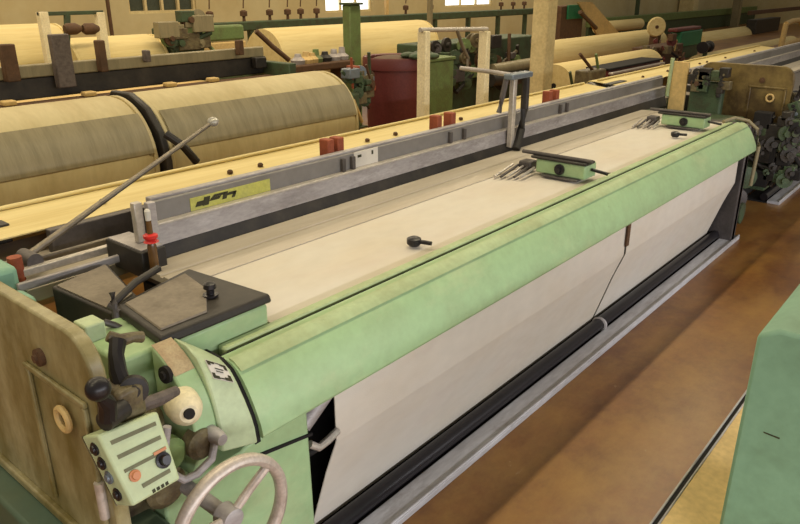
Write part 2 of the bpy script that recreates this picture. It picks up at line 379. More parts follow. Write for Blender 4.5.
    # gear lever with ball and grips
    lv = link('gear_lever', MB().tube([aty(108, 418, 1.31), aty(107, 403, 1.30), aty(101, 393, 1.29)], .016, rr=[.02, .019, .014]), 'rubber', R)
    link('lever_ball', MB().ball(aty(98, 389, 1.285), .026), 'rubber', lv)
    link('lever_collar', MB().cyl(aty(104, 422, 1.31), aty(124, 408, 1.33), .022), 'black', lv)
    link('grip_bar', MB().tube([aty(119, 412, 1.34), aty(140, 406, 1.36), aty(160, 399, 1.38), aty(176, 391, 1.40)], .014, rr=[.013, .016, .017, .013]), 'rubgrey', R)
    link('lever_bracket', MB().box(.635, .70, 1.33, 1.42, 1.09, 1.17), 'grease', R, .01)
    link('bracket_cap', MB().lathe(aty(134, 388, 1.36), (-.6, -1, .2), [(0, .032), (.02, .032), (.022, .016), (.03, .014)]), 'black', R)
    link('shift_arm', MB().tube([aty(122, 385, 1.38), aty(118, 372, 1.40), aty(116, 355, 1.43), aty(118, 341, 1.45)], .019, rr=[.022, .02, .018, .02]), 'rubber', R)
    link('shift_handle', MB().tube([aty(108, 336, 1.47), aty(120, 341, 1.46), aty(133, 337, 1.46), aty(142, 337, 1.46)], .013, rr=[.013, .017, .013, .014]), 'grease', R)
    link('valve_block', MB().box(.80, .86, 1.80, 1.87, 1.02, 1.12), 'pale', R, .006)
    for (p, q) in (((112, 292), (116, 318)), ((108, 305), (118, 312)), ((104, 322), (124, 330))):
        link('pipe', MB().tube([aty(*p, 1.85), aty((p[0]+q[0])/2, (p[1]+q[1])/2-1, 1.84), aty(*q, 1.83)], .010), 'steel_d', R)
    # dusty black chest
    q4 = [(.972, 2.39), (.992, 2.03), (1.125, 2.10), (1.215, 2.45)]
    link('drive_chest', MB().hull([(x, y, .84) for x, y in q4], [(x, y, 1.025) for x, y in q4]), 'black', R, .008)
    q5 = [(.985, 2.375), (1.002, 2.05), (1.115, 2.11), (1.195, 2.43)]
    link('chest_top', MB().hull([(x, y, 1.0255) for x, y in q5], [(x, y, 1.030) for x, y in q5]), 'dusttray', R, smooth=False)
    link('chest_stand', MB().box(.80, 1.12, 1.95, 2.5, 0, .835), 'green', R, .01)
    # olive cover over the picking unit
    def rr_prof(y0, y1, z0, z1, r, n=6, both=True):
        o = []
        for cy, cz, a0 in ((y0+r, z1-r, 180), (y1-r, z1-r, 90), (y1-.02, z0+.02, 0), (y0+.02, z0+.02, -90)):
            q = r if cz > (z0+z1)/2 else .02
            for k in range(n+1):
                a = math.radians(a0-90*k/n); o.append((cy+q*math.cos(a), cz+q*math.sin(a)))
        return o
    gc = MB().prism(rr_prof(1.36, 2.12, .70, 1.30, .10), .60, .635)
    g = link('guard_cover', gc, 'olive', R, .006); g['label'] = 'grimy olive guard cover with a ring handle'
    rim = MB()
    rim.box(.588, .6, 1.40, 1.70, 1.125, 1.14).box(.588, .6, 1.675, 1.69, .74, 1.125).box(.588, .6, 1.40, 1.415, .78, 1.125)
    link('cover_rib', rim, 'olive', g, .004)
    link('ring_handle', MB().torus((.586, 1.515, 1.055), (1, 0, 0), .028, .008, 28, 8), 'rust' if False else 'wood', g)
    link('cover_bolt', MB().lathe((.6, 1.60, 1.185), (-1, 0, 0), [(0, .022), (.012, .022), (.014, .010), (.02, .010)]), 'brown', g)
    link('hinge', MB().cyl((.592, 1.40, .83), (.592, 1.40, .93), .012), 'steel_l', g)
    link('base_ledge', MB().box(.585, .66, 1.37, 2.25, .672, .70), 'olive', R, .006)
    link('base_cabinet', MB().box(.52, .775, 1.40, 2.3, .42, .67).box(.55, .75, 1.85, 2.3, 0, .42), 'dteal', R, .012)
    # castings beyond the cover
    link('end_bracket', MB().box(.74, .92, 2.50, 2.72, .6, 1.09), 'teal', R, .02)
    link('end_bracket', MB().box(.80, .90, 2.33, 2.45, .8, 1.03), 'teal', R, .02)
    link('rust_cap', MB().cyl((.95, 2.60, 1.0), (.95, 2.60, 1.09), .025), 'rust', R)
    # long sley rails reaching left
    for k, (y, z, t, mm) in enumerate(((2.48, 1.03, .018, 'steel'), (2.58, 1.04, .03, 'steel_l'), (2.68, 1.035, .022, 'bar'))):
        link('sley_rail', MB().box(.90, 1.36, y, y+t, z-.03, z), mm, R, .004)
    link('rail_shelf', MB().box(.94, 1.38, 2.52, 3.1, .93, .985), 'race', R, .004)
    link('back_bar', MB().box(1.18, 1.64, 2.81, 2.855, .96, 1.083), 'steel_d', R, .004)
    link('back_bar', MB().box(.70, 1.10, 2.98, 3.06, 1.02, 1.10), 'black', R, .006)
    # long lever with a ball
    p0 = Vector((1.02, 2.66, 1.06)); p1 = aty(213, 122, 2.75)
    ll = link('long_lever', MB().tube([p0, p0+(p1-p0)*.5, p1], .011, rr=[.014, .011, .009]), 'bar', R)
    link('lever_ball', MB().ball(p1, .027, (1, 1, .85)), 'chrome', ll)
    link('lever_pivot', MB().lathe((1.02, 2.60, 1.05), (0, 1, 0), [(0, .03), (.1, .03)]), 'steel_d', ll)
    # sley box end and upright end plate
    link('sley_box', MB().box(1.28, 1.385, 2.315, 2.57, .972, 1.078), 'black', R, .006)
    link('sley_box_top', MB().box(1.287, 1.378, 2.325, 2.56, 1.0785, 1.083), 'steel', R, smooth=False)
    link('end_plate', MB().box(1.325, 1.36, 2.40, 2.43, 1.0835, 1.24), 'steel_l', R, .004)
    link('end_plate', MB().box(1.365, 1.398, 2.37, 2.40, 1.0835, 1.238), 'steel', R, .003)
    # sley / reed cover: dark foot, metal face, lit ledge, slate panel behind
    link('reed_foot', MB().prism([(2.385, .965), (2.42, 1.045), (2.50, 1.045), (2.50, .94), (2.385, .94)], 1.40, 6.7), 'black', R, smooth=False)
    link('reed_cover', MB().prism([(2.418, 1.045), (2.424, 1.125), (2.45, 1.125), (2.45, 1.045)], 1.40, 6.7), 'steel', R)
    link('reed_ledge', MB().box(1.40, 6.7, 2.415, 2.452, 1.125, 1.135), 'steel_l', R, .003)
    link('slate_panel', MB().box(1.44, 6.7, 2.453, 2.475, 1.09, 1.212), 'panel', R, .003)
    link('top_rail', MB().box(1.44, 6.75, 2.478, 2.515, 1.185, 1.222), 'steel', R, .005)
    link('race_plate', MB().prism([(2.10, .975), (2.10, 1.0), (2.215, 1.004), (2.22, .996), (2.235, .996), (2.24, 1.004), (2.384, .998), (2.384, .975)], 1.30, 6.1), 'race', R)
    # labels on the slate panel
    ly = link('yellow_label', MB().box(1.60, 2.02, 2.4495, 2.4525, 1.136, 1.19), 'label_y', R, smooth=False)
    ly['label'] = 'yellow label with a dark green slanted mark at its left end'
    mk = MB()
    for (x, z, w, h) in ((1.665, 1.125, .035, .02), (1.70, 1.122, .03, .035), (1.735, 1.135, .05, .012), (1.75, 1.148, .06, .01), (1.80, 1.128, .022, .03), (1.825, 1.14, .04, .012), (1.85, 1.126, .016, .024)):
        x -= .045; z += .025; mk.hull([(x, 2.447, z), (x+w, 2.447, z), (x+w+.012, 2.447, z+h), (x+.012, 2.447, z+h)], [(x, 2.449, z), (x+w, 2.449, z), (x+w+.012, 2.449, z+h), (x+.012, 2.449, z+h)])
    link('label_marking', mk, 'ink', ly, smooth=False)
    lw = link('white_label', MB().box(2.57, 2.75, 2.4485, 2.4525, 1.136, 1.215), 'label_w', R, smooth=False)
    link('label_marking', MB().box(2.595, 2.622, 2.446, 2.448, 1.185, 1.198).box(2.70, 2.712, 2.446, 2.448, 1.185, 1.205), 'ink', lw, smooth=False)
    # rust coloured clamps standing on the panel
    for x in (2.46, 2.53, 3.36, 3.50, 4.70, 4.80):
        link('rust_clamp', MB().box(x, x+.045, 2.52, 2.585, 1.13, 1.285), 'rust', R, .006)
        link('clamp_strap', MB().box(x+.012, x+.035, 2.432, 2.452, 1.1355, 1.2), 'steel_d', R, .003)
    # warp sheet over the back rest
    link('warp_sheet', MB().strip([(2.86, 1.082), (2.95, 1.088), (3.18, 1.108), (3.24, 1.105), (3.27, 1.07), (3.27, .95), (3.24, .6)][::-1], .006, .76, 6.6), 'yarn', R)
    link('back_rest', MB().cyl((.72, 3.20, 1.035), (6.63, 3.20, 1.035), .062, 28), 'steel', R)
    link('warp_lease_rod', MB().cyl((.8, 3.16, 1.117), (6.55, 3.16, 1.117), .010), 'yarn', R)
    for x in (1.5, 2.20, 2.40, 3.25, 3.52, 4.25, 5.6):
        link('sheet_knob', MB().lathe((x, 2.98, 1.095), (0, 0, 1), [(0, .015), (.012, .015), (.018, .008)]), 'brown', R)
    # yoke half way along
    link('yoke', MB().tube([(3.98, 2.40, 1.472), (4.08, 2.65, 1.47), (4.19, 2.95, 1.462)], .015), 'steel', R)
    link('yoke_leg', MB().box(3.955, 3.995, 2.375, 2.41, 1.02, 1.45), 'steel_l', R, .005)
    link('yoke_leg', MB().tube([(4.12, 2.39, 1.45), (4.115, 2.385, 1.25), (4.08, 2.38, 1.12), (4.02, 2.36, 1.05), (3.98, 2.35, 1.01)], .027, 8), 'black', R)
    link('yoke_leg', MB().tube([(3.93, 2.42, 1.45), (3.91, 2.43, 1.34), (3.88, 2.43, 1.25)], .018, 8), 'steel_d', R)
    link('yoke_block', MB().box(3.91, 4.16, 2.36, 2.43, 1.45, 1.485), 'bluegrey', R, .008)
    # weft units lying across the cloth
    for (x0, y1) in ((3.53, 1.95), (5.45, 1.97)):
        bx_ = MB().prismy([(x0, 1.012), (x0+.14, 1.012), (x0+.14, 1.09), (x0, 1.09)], 1.65, y1)
        u = link('weft_unit', bx_, 'green', R, .008)
        link('unit_roof', MB().box(x0-.012, x0+.10, 1.64, y1+.03, 1.0905, 1.106), 'black', u, .006)
        link('unit_roof_rod', MB().cyl((x0+.02, 1.62, 1.115), (x0+.02, y1+.10, 1.115), .011), 'steel_d', u)
        link('unit_knob', MB().lathe((x0, 1.80, 1.05), (-1, 0, 0), [(0, .03), (.01, .03), (.012, .018), (.03, .015)]), 'rubber', u)
        link('unit_foot', MB().box(x0-.03, x0+.03, 1.68, y1-.05, 1.001, 1.012), 'steel_d', u, .003)
        link('unit_pin', MB().tube([(x0+.07, 1.645, 1.06), (x0+.07, 1.55, 1.05)], .009), 'rubber', u)
        link('weft_fork', MB().box(x0+.01, x0+.09, y1+.04, y1+.12, 1.005, 1.06), 'steel_d', u, .01)
        for k in range(5):
            link('fork_finger', MB().tube([(x0+.02, y1+.02+.035*k, 1.03), (x0-.16-.02*k, y1+.0+.03*k, 1.012)], .008), 'steel_d' if k % 2 else 'steel_l', u)
    # temple knobs on the cloth
    for x in (2.16, 5.10):
        link('temple_knob', MB().lathe((x, 1.73, 1.0), (0, 0, 1), [(0, .022), (.01, .03), (.03, .03), (.036, .02)], 20).tube([(x, 1.73, 1.02), (x+.02, 1.655, 1.02)], .009), 'rubber', R)
    # inside darkness painted as a near-black box; floor rail, cloth take-up tube
    link('inner_shade_box', MB().box(1.32, 6.0, 1.78, 2.4, .02, .93), 'dark', R, smooth=False)
    link('table', MB().box(1.31, 6.02, 1.64, 2.44, .95, .972), 'steel_d', R, smooth=False)
    link('takeup_tube', MB().cyl((1.45, 1.602, .055), (6.02, 1.602, .055), .036, 24), 'rubber', R)
    link('cloth_guide', MB().cyl((1.31, 1.525, .53), (6.02, 1.525, .53), .014, 12), 'dark', R)
    link('floor_rail', MB().box(1.44, 6.2, 1.45, 1.565, 0, .03).box(1.44, 6.2, 1.45, 1.462, .03, .042), 'floorrail', R, .004)
    link('gap_shade_strip', MB().box(1.44, 6.0, 1.566, 1.775, .0, .012), 'dark', R, smooth=False)  # dark strip painting the unlit gap between rail and cloth
    link('cloth_clip', MB().tube([(1.33, 1.50, .585), (1.36, 1.49, .56), (1.40, 1.49, .565), (1.455, 1.495, .575)], .014), 'steel_l', R)
    link('recess_roller', MB().cyl((1.33, 1.535, .64), (1.45, 1.535, .72), .03), 'steel', R)
    # tube bend at the far end, pillar
    link('end_tube', MB().tube([(5.88, 1.64, 1.01), (5.99, 1.59, 1.03), (6.04, 1.50, 1.01), (6.06, 1.43, .95), (6.07, 1.40, .82), (6.07, 1.41, .5)], .014), 'grey_shade', R)
    link('end_pillar', MB().box(6.03, 6.10, 1.47, 1.52, .03, .74), 'floorrail', R, .006)
    for k in range(12):
        x = 6.14+random.random()*.2; y = 1.45+random.random()*1.0; z = .15+random.random()*.75
        link('drive_wheel', MB().lathe((x, y, z), (random.choice((-1, 0)), -1, 0), [(0, .04), (.03, .09), (.05, .09), (.06, .04)], 16), random.choice(('dgreen', 'grease', 'dgreen', 'steel_d')), R)
    link('drive_cabinet', MB().box(6.14, 6.42, 1.62, 2.55, 0, .98), 'dgreen', R, .02)
    return R
loom = build_loom('long green loom filling the foreground, with handwheel and switch box')
PROFILE_TOP = [(2.10, .9985), (1.64, 1.0015), (1.632, .9985)]
def cloth(x0, x1, label):
    o = link('woven_cloth', MB(), 'cloth', None, origin=(x0, 1.6, 0)) if False else None
    path = [(2.098, .9965), (1.90, .991), (1.65, .991), (1.632, .985), (1.6295, .95), (1.629, .94), (1.55, .88), (1.505, .78), (1.502, .53), (1.507, .515), (1.56, .37), (1.628, .15), (1.66, .05)]
    mb = MB().strip(path, .004, x0, x1)
    if x0 < 2: mb.strip(path[:4], .004, 1.318, x0)
    return tag(link('woven_cloth', mb, 'cloth'), label, 'cloth', 'cream cloth woven on the front loom')
c1 = cloth(1.456, 3.838, 'cream cloth panel on the near half of the front loom, left of the seam')
c2 = cloth(3.866, 5.96, 'cream cloth panel on the far half of the front loom, right of the seam')
seam = tag(link('selvedge_strap', MB().box(3.825, 3.862, 1.488, 1.4985, .585, .80), 'brown'), 'narrow brown strap hanging over the cloth seam below the green beam', 'strap')
tag(link('seam_weight', MB().torus((3.83, 1.60, .05), (1, .2, 0), .035, .014, 24, 8), 'steel'), 'small grey ring at the foot of the cloth seam by the floor rail', 'ring')
# oiler standing on the race plate beside the end plate
ol = thing('oil_bottle', (1.31, 2.285, 1.003), 'slim brown bottle with a red collar and white tip beside the upright end plate', 'bottle')
link('body', MB().lathe((1.31, 2.285, 1.004), (0, 0, 1), [(0, .017), (.10, .017), (.115, .012)]), 'brownglass', ol)
link('collar', MB().lathe((1.31, 2.285, 1.118), (0, 0, 1), [(0, .018), (.004, .028), (.014, .018), (.02, .026), (.03, .026), (.036, .012)]), 'red', ol)
link('neck', MB().lathe((1.31, 2.285, 1.154), (0, 0, 1), [(0, .011), (.05, .010)]), 'brownglass', ol)
link('tip', MB().lathe((1.31, 2.285, 1.204), (0, 0, 1), [(0, .010), (.035, .011), (.042, .006)]), 'label_w', ol)

# next loom in the same row
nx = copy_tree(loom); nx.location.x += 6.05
nx['label'] = 'grimy shade-darkened loom at the right edge, just past the far end of the foreground loom'

swap = {'guard_cover': 'olive_shade', 'base_cabinet': 'dgreen', 'base_ledge': 'olive_shade', 'cover_rib': 'olive_shade', 'side_frame': 'dgreen', 'drive_chest': 'dark', 'control_box': 'dgreen', 'handwheel': 'steel_d', 'spoke': 'steel_d', 'drum_housing': 'dgreen', 'gear_wall': 'dgreen', 'beam_end_cap': 'mgreen'}  # dimmer light on this loom painted in with darker materials
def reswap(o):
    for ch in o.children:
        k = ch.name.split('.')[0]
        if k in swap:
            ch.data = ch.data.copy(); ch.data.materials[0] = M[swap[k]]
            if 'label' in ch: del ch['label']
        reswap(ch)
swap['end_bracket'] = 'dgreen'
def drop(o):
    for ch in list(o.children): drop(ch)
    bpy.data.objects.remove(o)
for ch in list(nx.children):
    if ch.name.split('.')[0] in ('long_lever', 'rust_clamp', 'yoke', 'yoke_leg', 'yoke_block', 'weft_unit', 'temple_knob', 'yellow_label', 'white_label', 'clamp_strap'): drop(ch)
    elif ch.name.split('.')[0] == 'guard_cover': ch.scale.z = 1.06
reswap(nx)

# ------------------------------------------------------------------ loom across the aisle (bottom right)
fl = thing('weaving_loom', (2.6, .2, 0), 'loom across the aisle at bottom right, with green end cover and cream sheet', 'weaving machine')
E0 = .604
link('edge_rail', MB().box(1.0, 6.5, E0-.002, E0+.006, .0, .252).box(1.0, 6.5, E0-.024, E0-.018, .24, .256), 'steel', fl, .002)
link('rail_groove', MB().box(1.0, 6.5, E0-.018, E0-.002, .20, .246), 'dark', fl, smooth=False)
link('warp_sheet', MB().strip([(E0-.024, .245), (.45, .235), (.0, .23), (-.5, .23)][::-1], .005, 1.0, 6.5), 'wood', fl)
link('sheet_table', MB().box(1.0, 6.5, -.6, E0-.025, .0, .22), 'dgreen', fl, smooth=False)
P0 = atz(757, 335, 1.05); P1 = atz(783, 327, 1.08)
gcv = MB().prism([(P0.y, 0), (P0.y, 1.05), (P0.y-.055, 1.082), (-.5, 1.10), (-.5, 0)], P0.x, P0.x+.55)
g = link('end_cover', gcv, 'teal', fl, .012); g['label'] = 'large mint green end cover with a scuffed face'
link('cover_seam', MB().prism([(P0.y-.07, .745), (P0.y-.115, .742), (P0.y-.115, .747), (P0.y-.07, .749)], P0.x-.0015, P0.x), 'ink', g, smooth=False)

# ------------------------------------------------------------------ row two: big warp beams and harness
def drum(x0, x1, y, z, r, label, group, yarn='yarn2', fl_r=None, grey_shade=False, hole=False):
    T = thing('warp_beam', ((x0+x1)/2, y, 0), label, 'warp beam', group)
    n = 40
    link('yarn_package', MB().lathe((x0+.03, y, z), (1, 0, 0), [(0, r*.955), (.05, r), (x1-x0-.11, r), (x1-x0-.06, r*.955)], 64), yarn, T)
    if grey_shade:
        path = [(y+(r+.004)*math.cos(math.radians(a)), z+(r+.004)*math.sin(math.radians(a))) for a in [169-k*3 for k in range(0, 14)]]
        link('shade_band', MB().strip(path, .004, x0+.035, x1-.035), 'grey_shade', T)  # grey sheet painting the shaded middle band of the drum
    R_ = fl_r or r*1.02
    for xx in (x0, x1-.03):
        link('flange', MB().lathe((xx, y, z), (1, 0, 0), [(0, R_*.96), (.005, R_*.97), (.025, R_*.97), (.03, R_*.96)], 48), yarn, T)
    link('axle', MB().cyl((x0-.02, y, z), (x1+.02, y, z), .05), 'dark', T)
    return T
BG = 'cream warp beams in the row behind the front loom'
drum(.3, 2.76, 5.0, .8, .45, 'large tan warp beam at the far left behind the front loom, left of the dark bearing stand', BG, grey_shade=True)
drum(2.86, 4.86, 5.0, .8, .45, 'large tan warp beam right of the dark bearing stand, ending beside the maroon bin', BG, grey_shade=True)
st = thing('bearing_stand', (2.81, 5.0, 0), 'dark bearing stand with a slanting strut between the two large tan warp beams', 'stand')
link('upright', MB().prism([(4.50, 0), (4.50, .82), (4.56, 1.02), (4.70, 1.18), (4.90, 1.265), (5.15, 1.265), (5.3, 1.1), (5.3, 0)], 2.785, 2.835), 'black', st, .01)
link('strut', MB().tube([(2.80, 4.50, 1.02), (2.88, 4.42, .93), (2.97, 4.41, .80)], .03), 'black', st)
link('foot', MB().box(2.77, 2.85, 4.3, 5.6, 0, .04), 'black', st)

r2 = thing('weaving_loom', (2.5, 6.2, 0), 'dark loom harness with brown uprights behind the two large tan warp beams', 'weaving machine', 'looms in the back rows')
link('heald_frames', MB().box(-.5, 5.05, 6.1, 6.35, 1.13, 1.30), 'black', r2, .01)
link('harness_rail', MB().box(-.5, 5.05, 6.08, 6.16, 1.30, 1.40), 'grey_shade', r2, .01)
link('lower_rail', MB().box(-.5, 5.0, 5.85, 6.0, 1.02, 1.13), 'brown', r2, .01)
link('cloth_deck', MB().box(-.5, 5.0, 6.4, 7.3, .93, .98), 'wood', r2, .01)
link('breast_beam', MB().box(-.5, 5.0, 7.3, 7.45, .75, 1.0), 'green', r2, .03)
link('side_frame', MB().box(-.6, -.5, 5.7, 7.4, 0, 1.1), 'dgreen', r2, .01)
link('side_frame', MB().box(5.05, 5.15, 5.7, 7.4, 0, 1.25), 'dgreen', r2, .01)
for px, y0, y1, w, mm in ((5, 44, 82, .11, 'brown'), (57, 34, 88, .15, 'rubgrey'), (98, 40, 72, .07, 'brown'), (145, 50, 62, .05, 'rubgrey'), (238, 40, 55, .06, 'brown'), (258, 57, 68, .14, 'black')):
    a = aty(px, y0, 6.05); b_ = aty(px, y1, 6.05)
    link('upright', MB().box(a.x-w/2, a.x+w/2, 6.0, 6.075, max(b_.z, 1.0), a.z), mm, r2, .01)
for px in (18, 100, 182, 225):
    a = aty(px, 97-px*.11, 5.7)
    link('healds_hook', MB().box(a.x-.05, a.x+.05, 5.86, 5.95, 1.13, 1.17), 'wood', r2, .01)

# ------------------------------------------------------------------ row three
B3 = 'cream warp beams in the third row'
def pdrum(px0, px1, pyt, Y, r, label, group, yarn='yarn', fr=None):
    x0 = aty(px0, pyt, Y).x; x1 = aty(px1, pyt, Y).x
    t = aty((px0+px1)/2, pyt, Y)
    # silhouette top of the drum at pyt
    d = ray((px0+px1)/2, pyt); ang = math.atan2(-d.z, d.y)
    # centre z so that the tangent ray passes pyt
    z = CH - (Y*math.tan(ang) + r/math.cos(ang))
    return drum(x0, x1, Y, z, r, label, group, yarn, fr)
pdrum(-70, 55, 25, 8.6, .42, 'cream warp beam at the far left of the third row', B3)
pdrum(60, 152, 36, 8.3, .36, 'cream warp beam with a rounded right end under the small gantry', B3)
pdrum(262, 421, 24, 8.6, .44, 'large yellow warp beam behind the green post and maroon bin', B3)
pdrum(505, 655, 37, 9.0, .42, 'yellow warp beam emerging right of the cream building column', B3)
pdrum(385, 535, 47, 8.0, .16, 'thin cream cloth roll just left of the cream building column', B3)
# two-post gantry (far left)
ga = thing('gantry', (aty(68, 30, 7.9).x, 7.9, 0), 'small dark gantry rail over the cream warp beams at the upper left', 'gantry')
a = aty(38, 14, 7.9); b_ = aty(103, 14, 7.9)
link('cross_rail', MB().box(a.x, b_.x, 7.88, 7.93, a.z-.02, a.z+.02), 'dgreen', ga, .005)
p = aty(67, 15, 7.9); q = aty(62, 38, 7.9)
link('hanger', MB().tube([(p.x, 7.9, p.z), ((p.x+q.x)/2+.03, 7.9, (p.z+q.z)/2), (q.x, 7.9, 1.2)], .035), 'dgreen', ga)
link('post', MB().box(a.x+.0, a.x+.09, 7.86, 7.95, 0, a.z+.02), 'post', ga, .005)
link('post', MB().box(b_.x-.09, b_.x, 7.86, 7.95, 0, b_.z+.02), 'post', ga, .005)
for px in (76, 94):
    p = aty(px, 29, 7.7)
    link('winder_head', MB().lathe((p.x-.1, 7.75, p.z), (1, 0, 0), [(0, .04), (.03, .06), (.12, .06), (.18, .03)]), 'brown', ga)
# dark machine head and green beam (centre left, third row)
mh = thing('textile_machine', (aty(182, 35, 8.0).x, 8.0, 0), 'dark green machine head behind the loom harness, left of the yellow warp beam', 'machine')
a = aty(168, 20, 8.0); b_ = aty(200, 46, 8.0)
link('body', MB().box(a.x, b_.x, 7.9, 8.4, 0, 1.5), 'dgreen', mh, .02)
clutter(mh, 22, 166, 202, 16, 44, 7.85, ('dgreen', 'grease', 'brown', 'dgreen', 'mgreen', 'grey_shade'), .09, 3)
a = aty(200, 29, 8.2); b_ = aty(257, 44, 8.2)
l3 = thing('weaving_loom', (a.x+1, 8.4, 0), 'third-row loom with a green beam left of the large yellow warp beam', 'weaving machine', 'looms in the back rows')
link('breast_beam', MB().box(a.x, b_.x-.2, 8.2, 8.35, 1.30, 1.50), 'mgreen', l3, .03)
link('cloth_deck', MB().box(a.x, b_.x-.2, 8.18, 8.3, 1.08, 1.29), 'wood', l3, .02)
link('frame', MB().box(a.x, b_.x-.2, 8.2, 8.5, 0, 1.07), 'black', l3)
link('strut', MB().tube([aty(256, 31, 8.0), aty(272, 46, 7.95), aty(289, 60, 7.9)], .035), 'brown', l3)
# junk lying along the foot of the yellow beam
jk = thing('machine_bench', (8.0, 7.3, 0), 'low bench with machine fittings before the yellow warp beam', 'bench')
a = aty(270, 66, 7.3); b_ = aty(350, 62, 7.3)
link('bench_top', MB().box(a.x, b_.x, 7.2, 7.6, a.z-.12, a.z-.02), 'brown', jk, .02)
link('bench_leg', MB().box(a.x+.1, a.x+.2, 7.3, 7.5, 0, a.z-.12), 'brown', jk)
link('bench_leg', MB().box(b_.x-.2, b_.x-.1, 7.3, 7.5, 0, a.z-.12), 'brown', jk)
for k, px in enumerate((298, 306, 316, 325, 334, 342, 312)):
    p = aty(px, 58+random.random()*4, 7.35)
    link('fitting', MB().lathe((p.x, 7.35, a.z-.02), (0, 0, 1), [(0, .09), (.05, .1), (.09, .05), (.13+.02*(k % 3), .04)], 14), ('steel', 'wood', 'mgreen', 'black', 'steel')[k % 5], jk)
gp = thing('green_post', (aty(352, 30, 7.4).x, 7.4, 0), 'green square post in front of the yellow warp beam', 'post')
a = aty(347, 5, 7.4); b_ = aty(358, 5, 7.4)
link('shaft', MB().box(a.x, b_.x, 7.35, 7.50, .02, a.z), 'mgreen', gp, .015)
link('cap', MB().box(a.x-.03, b_.x+.03, 7.32, 7.53, a.z, a.z+.03), 'dgreen', gp, .01)
link('base', MB().box(a.x-.06, b_.x+.06, 7.3, 7.55, 0, .02), 'dgreen', gp)

# row four rail with heads
r4 = thing('creel_rail', (9.0, 10.8, 0), 'long dark rail with small upright heads against the back wall', 'creel rail')
a = aty(160, 25, 10.8); b_ = aty(530, 25, 10.8)
z4 = aty(250, 21, 10.8).z
link('rail', MB().box(a.x, b_.x, 10.7, 10.85, z4-.16, z4+.0), 'dgreen', r4, .02)
for k in range(9):
    x = a.x+.4+k*(b_.x-a.x-.8)/8; link('rail_leg', MB().box(x, x+.08, 10.72, 10.82, 0, z4-.16), 'dgreen', r4)
for px in (209, 243, 269, 287, 300, 316, 405, 430, 500, 512, 523):
    x = aty(px, 15, 10.8).x
    link('rail_head', MB().lathe((x, 10.78, z4), (0, 0, 1), [(0, .03), (.08, .025), (.09, .065), (.17, .065), (.19, .03)], 14), 'brown', r4)
    link('head_wire', MB().tube([(x, 10.78, z4+.22), (x+.03, 10.78, z4+.5)], .012, 6), 'brown', r4)

# engine parts right of the roll, maroon bin, posts
eq = thing('drive_unit', (5.2, 5.0, 0), 'green and brown drive head with small fittings beside the maroon bin', 'machine')
link('pedestal', MB().box(5.1, 5.3, 4.95, 5.2, 0, 1.0), 'dgreen', eq, .02)
clutter(eq, 30, 351, 371, 66, 112, 5.02, ('brown', 'mgreen', 'dgreen', 'bluegrey', 'grease', 'dgreen', 'rust', 'black'), .05, 5)
link('strut', MB().tube([aty(353, 100, 4.95), aty(362, 122, 4.95)], .02), 'wood', eq)
def bin_(px0, px1, pyt, Y, mm, label, name='bin', rimm=None, content=None):
    a = aty(px0, pyt, Y); b_ = aty(px1, pyt, Y); r = (b_-a).length/2*.86; c = (a+b_)/2; zt = c.z
    T = thing(name, (c.x, Y, 0), label, 'bin')
    link('body', MB().lathe((c.x, Y, 0), (0, 0, 1), [(0, r*.86), (.02, r*.88), (zt-.14, r*.96), (zt-.135, r*1.03), (zt-.03, r*1.05), (zt-.01, r*1.02), (zt-.02, r*.94), (zt-.1, r*.9)], 40), mm, T)
    if content: link('contents', MB().ball((c.x, Y, zt-.06), r*.8, (1, 1, .22)), content, T)
    return T, c, r, zt
T, c, r, zt = bin_(371, 419, 55, 5.2, 'maroon', 'tall maroon bin with dark green scraps on top, right of the tan warp beam', content='brown')
for k in range(6): link('scrap', MB().ball((c.x+(random.random()-.5)*r, 4.9+(random.random()-.5)*r, zt+.01), .07, (1.3, 1, .5)), 'dgreen', T)
PG = 'cream posts of the frame behind the front loom'
pf = thing('post_frame', (5.6, 4.0, 0), 'frame of two cream posts and a thin cross rod behind the front loom', 'frame')
for (pt, pb, w0, w1) in (((424, 31), (419, 116), .032, .042), ((485, 31), (477, 99), .03, .062)):
    t_ = aty(*pt, 4.0); b_ = aty(*pb, 4.0)
    link('post', MB().hull([(t_.x-w1, 3.95, 0), (t_.x+w1, 3.95, 0), (t_.x+w1, 4.05, 0), (t_.x-w1, 4.05, 0)], [(t_.x-w0, 3.95, t_.z), (t_.x+w0, 3.95, t_.z), (t_.x+w0, 4.05, t_.z), (t_.x-w0, 4.05, t_.z)]), 'post', pf, .01)
a = aty(420, 30, 4.0); b_ = aty(487, 29, 4.0)
link('cross_rod', MB().cyl(a, b_, .02), 'steel_l', pf)
link('hanging_rod', MB().tube([aty(457, 30, 3.98), aty(462, 45, 3.98), aty(468, 58, 3.98), aty(467, 70, 3.98)], .017), 'bar', pf)
# green cabinet and dark machinery between the posts
gb = thing('green_cabinet', (aty(440, 80, 5.6).x, 5.8, 0), 'dull green cabinet seen between the two cream posts', 'cabinet')
a = aty(425, 63, 5.6); b_ = aty(454, 63, 5.6)
link('body', MB().box(a.x, b_.x, 5.6, 6.0, .02, a.z), 'mgreen', gb, .015)
link('lid', MB().box(a.x-.02, b_.x+.02, 5.58, 6.02, a.z, a.z+.04), 'mgreen', gb, .01)
link('plinth', MB().box(a.x+.03, b_.x-.03, 5.63, 5.97, 0, .02), 'dark', gb)
dm = thing('dobby_machine', (aty(470, 60, 6.6).x, 6.8, 0), 'dark green machine cluster behind the cream posts', 'machine')
a = aty(428, 45, 6.6); b_ = aty(535, 60, 6.6)
link('body', MB().box(a.x, b_.x, 6.6, 7.2, 0, 1.18), 'dgreen', dm, .02)
clutter(dm, 60, 426, 534, 38, 84, 6.4, ('dgreen', 'grease', 'brown', 'mgreen', 'dgreen', 'steel_d', 'black'), .09, 8)
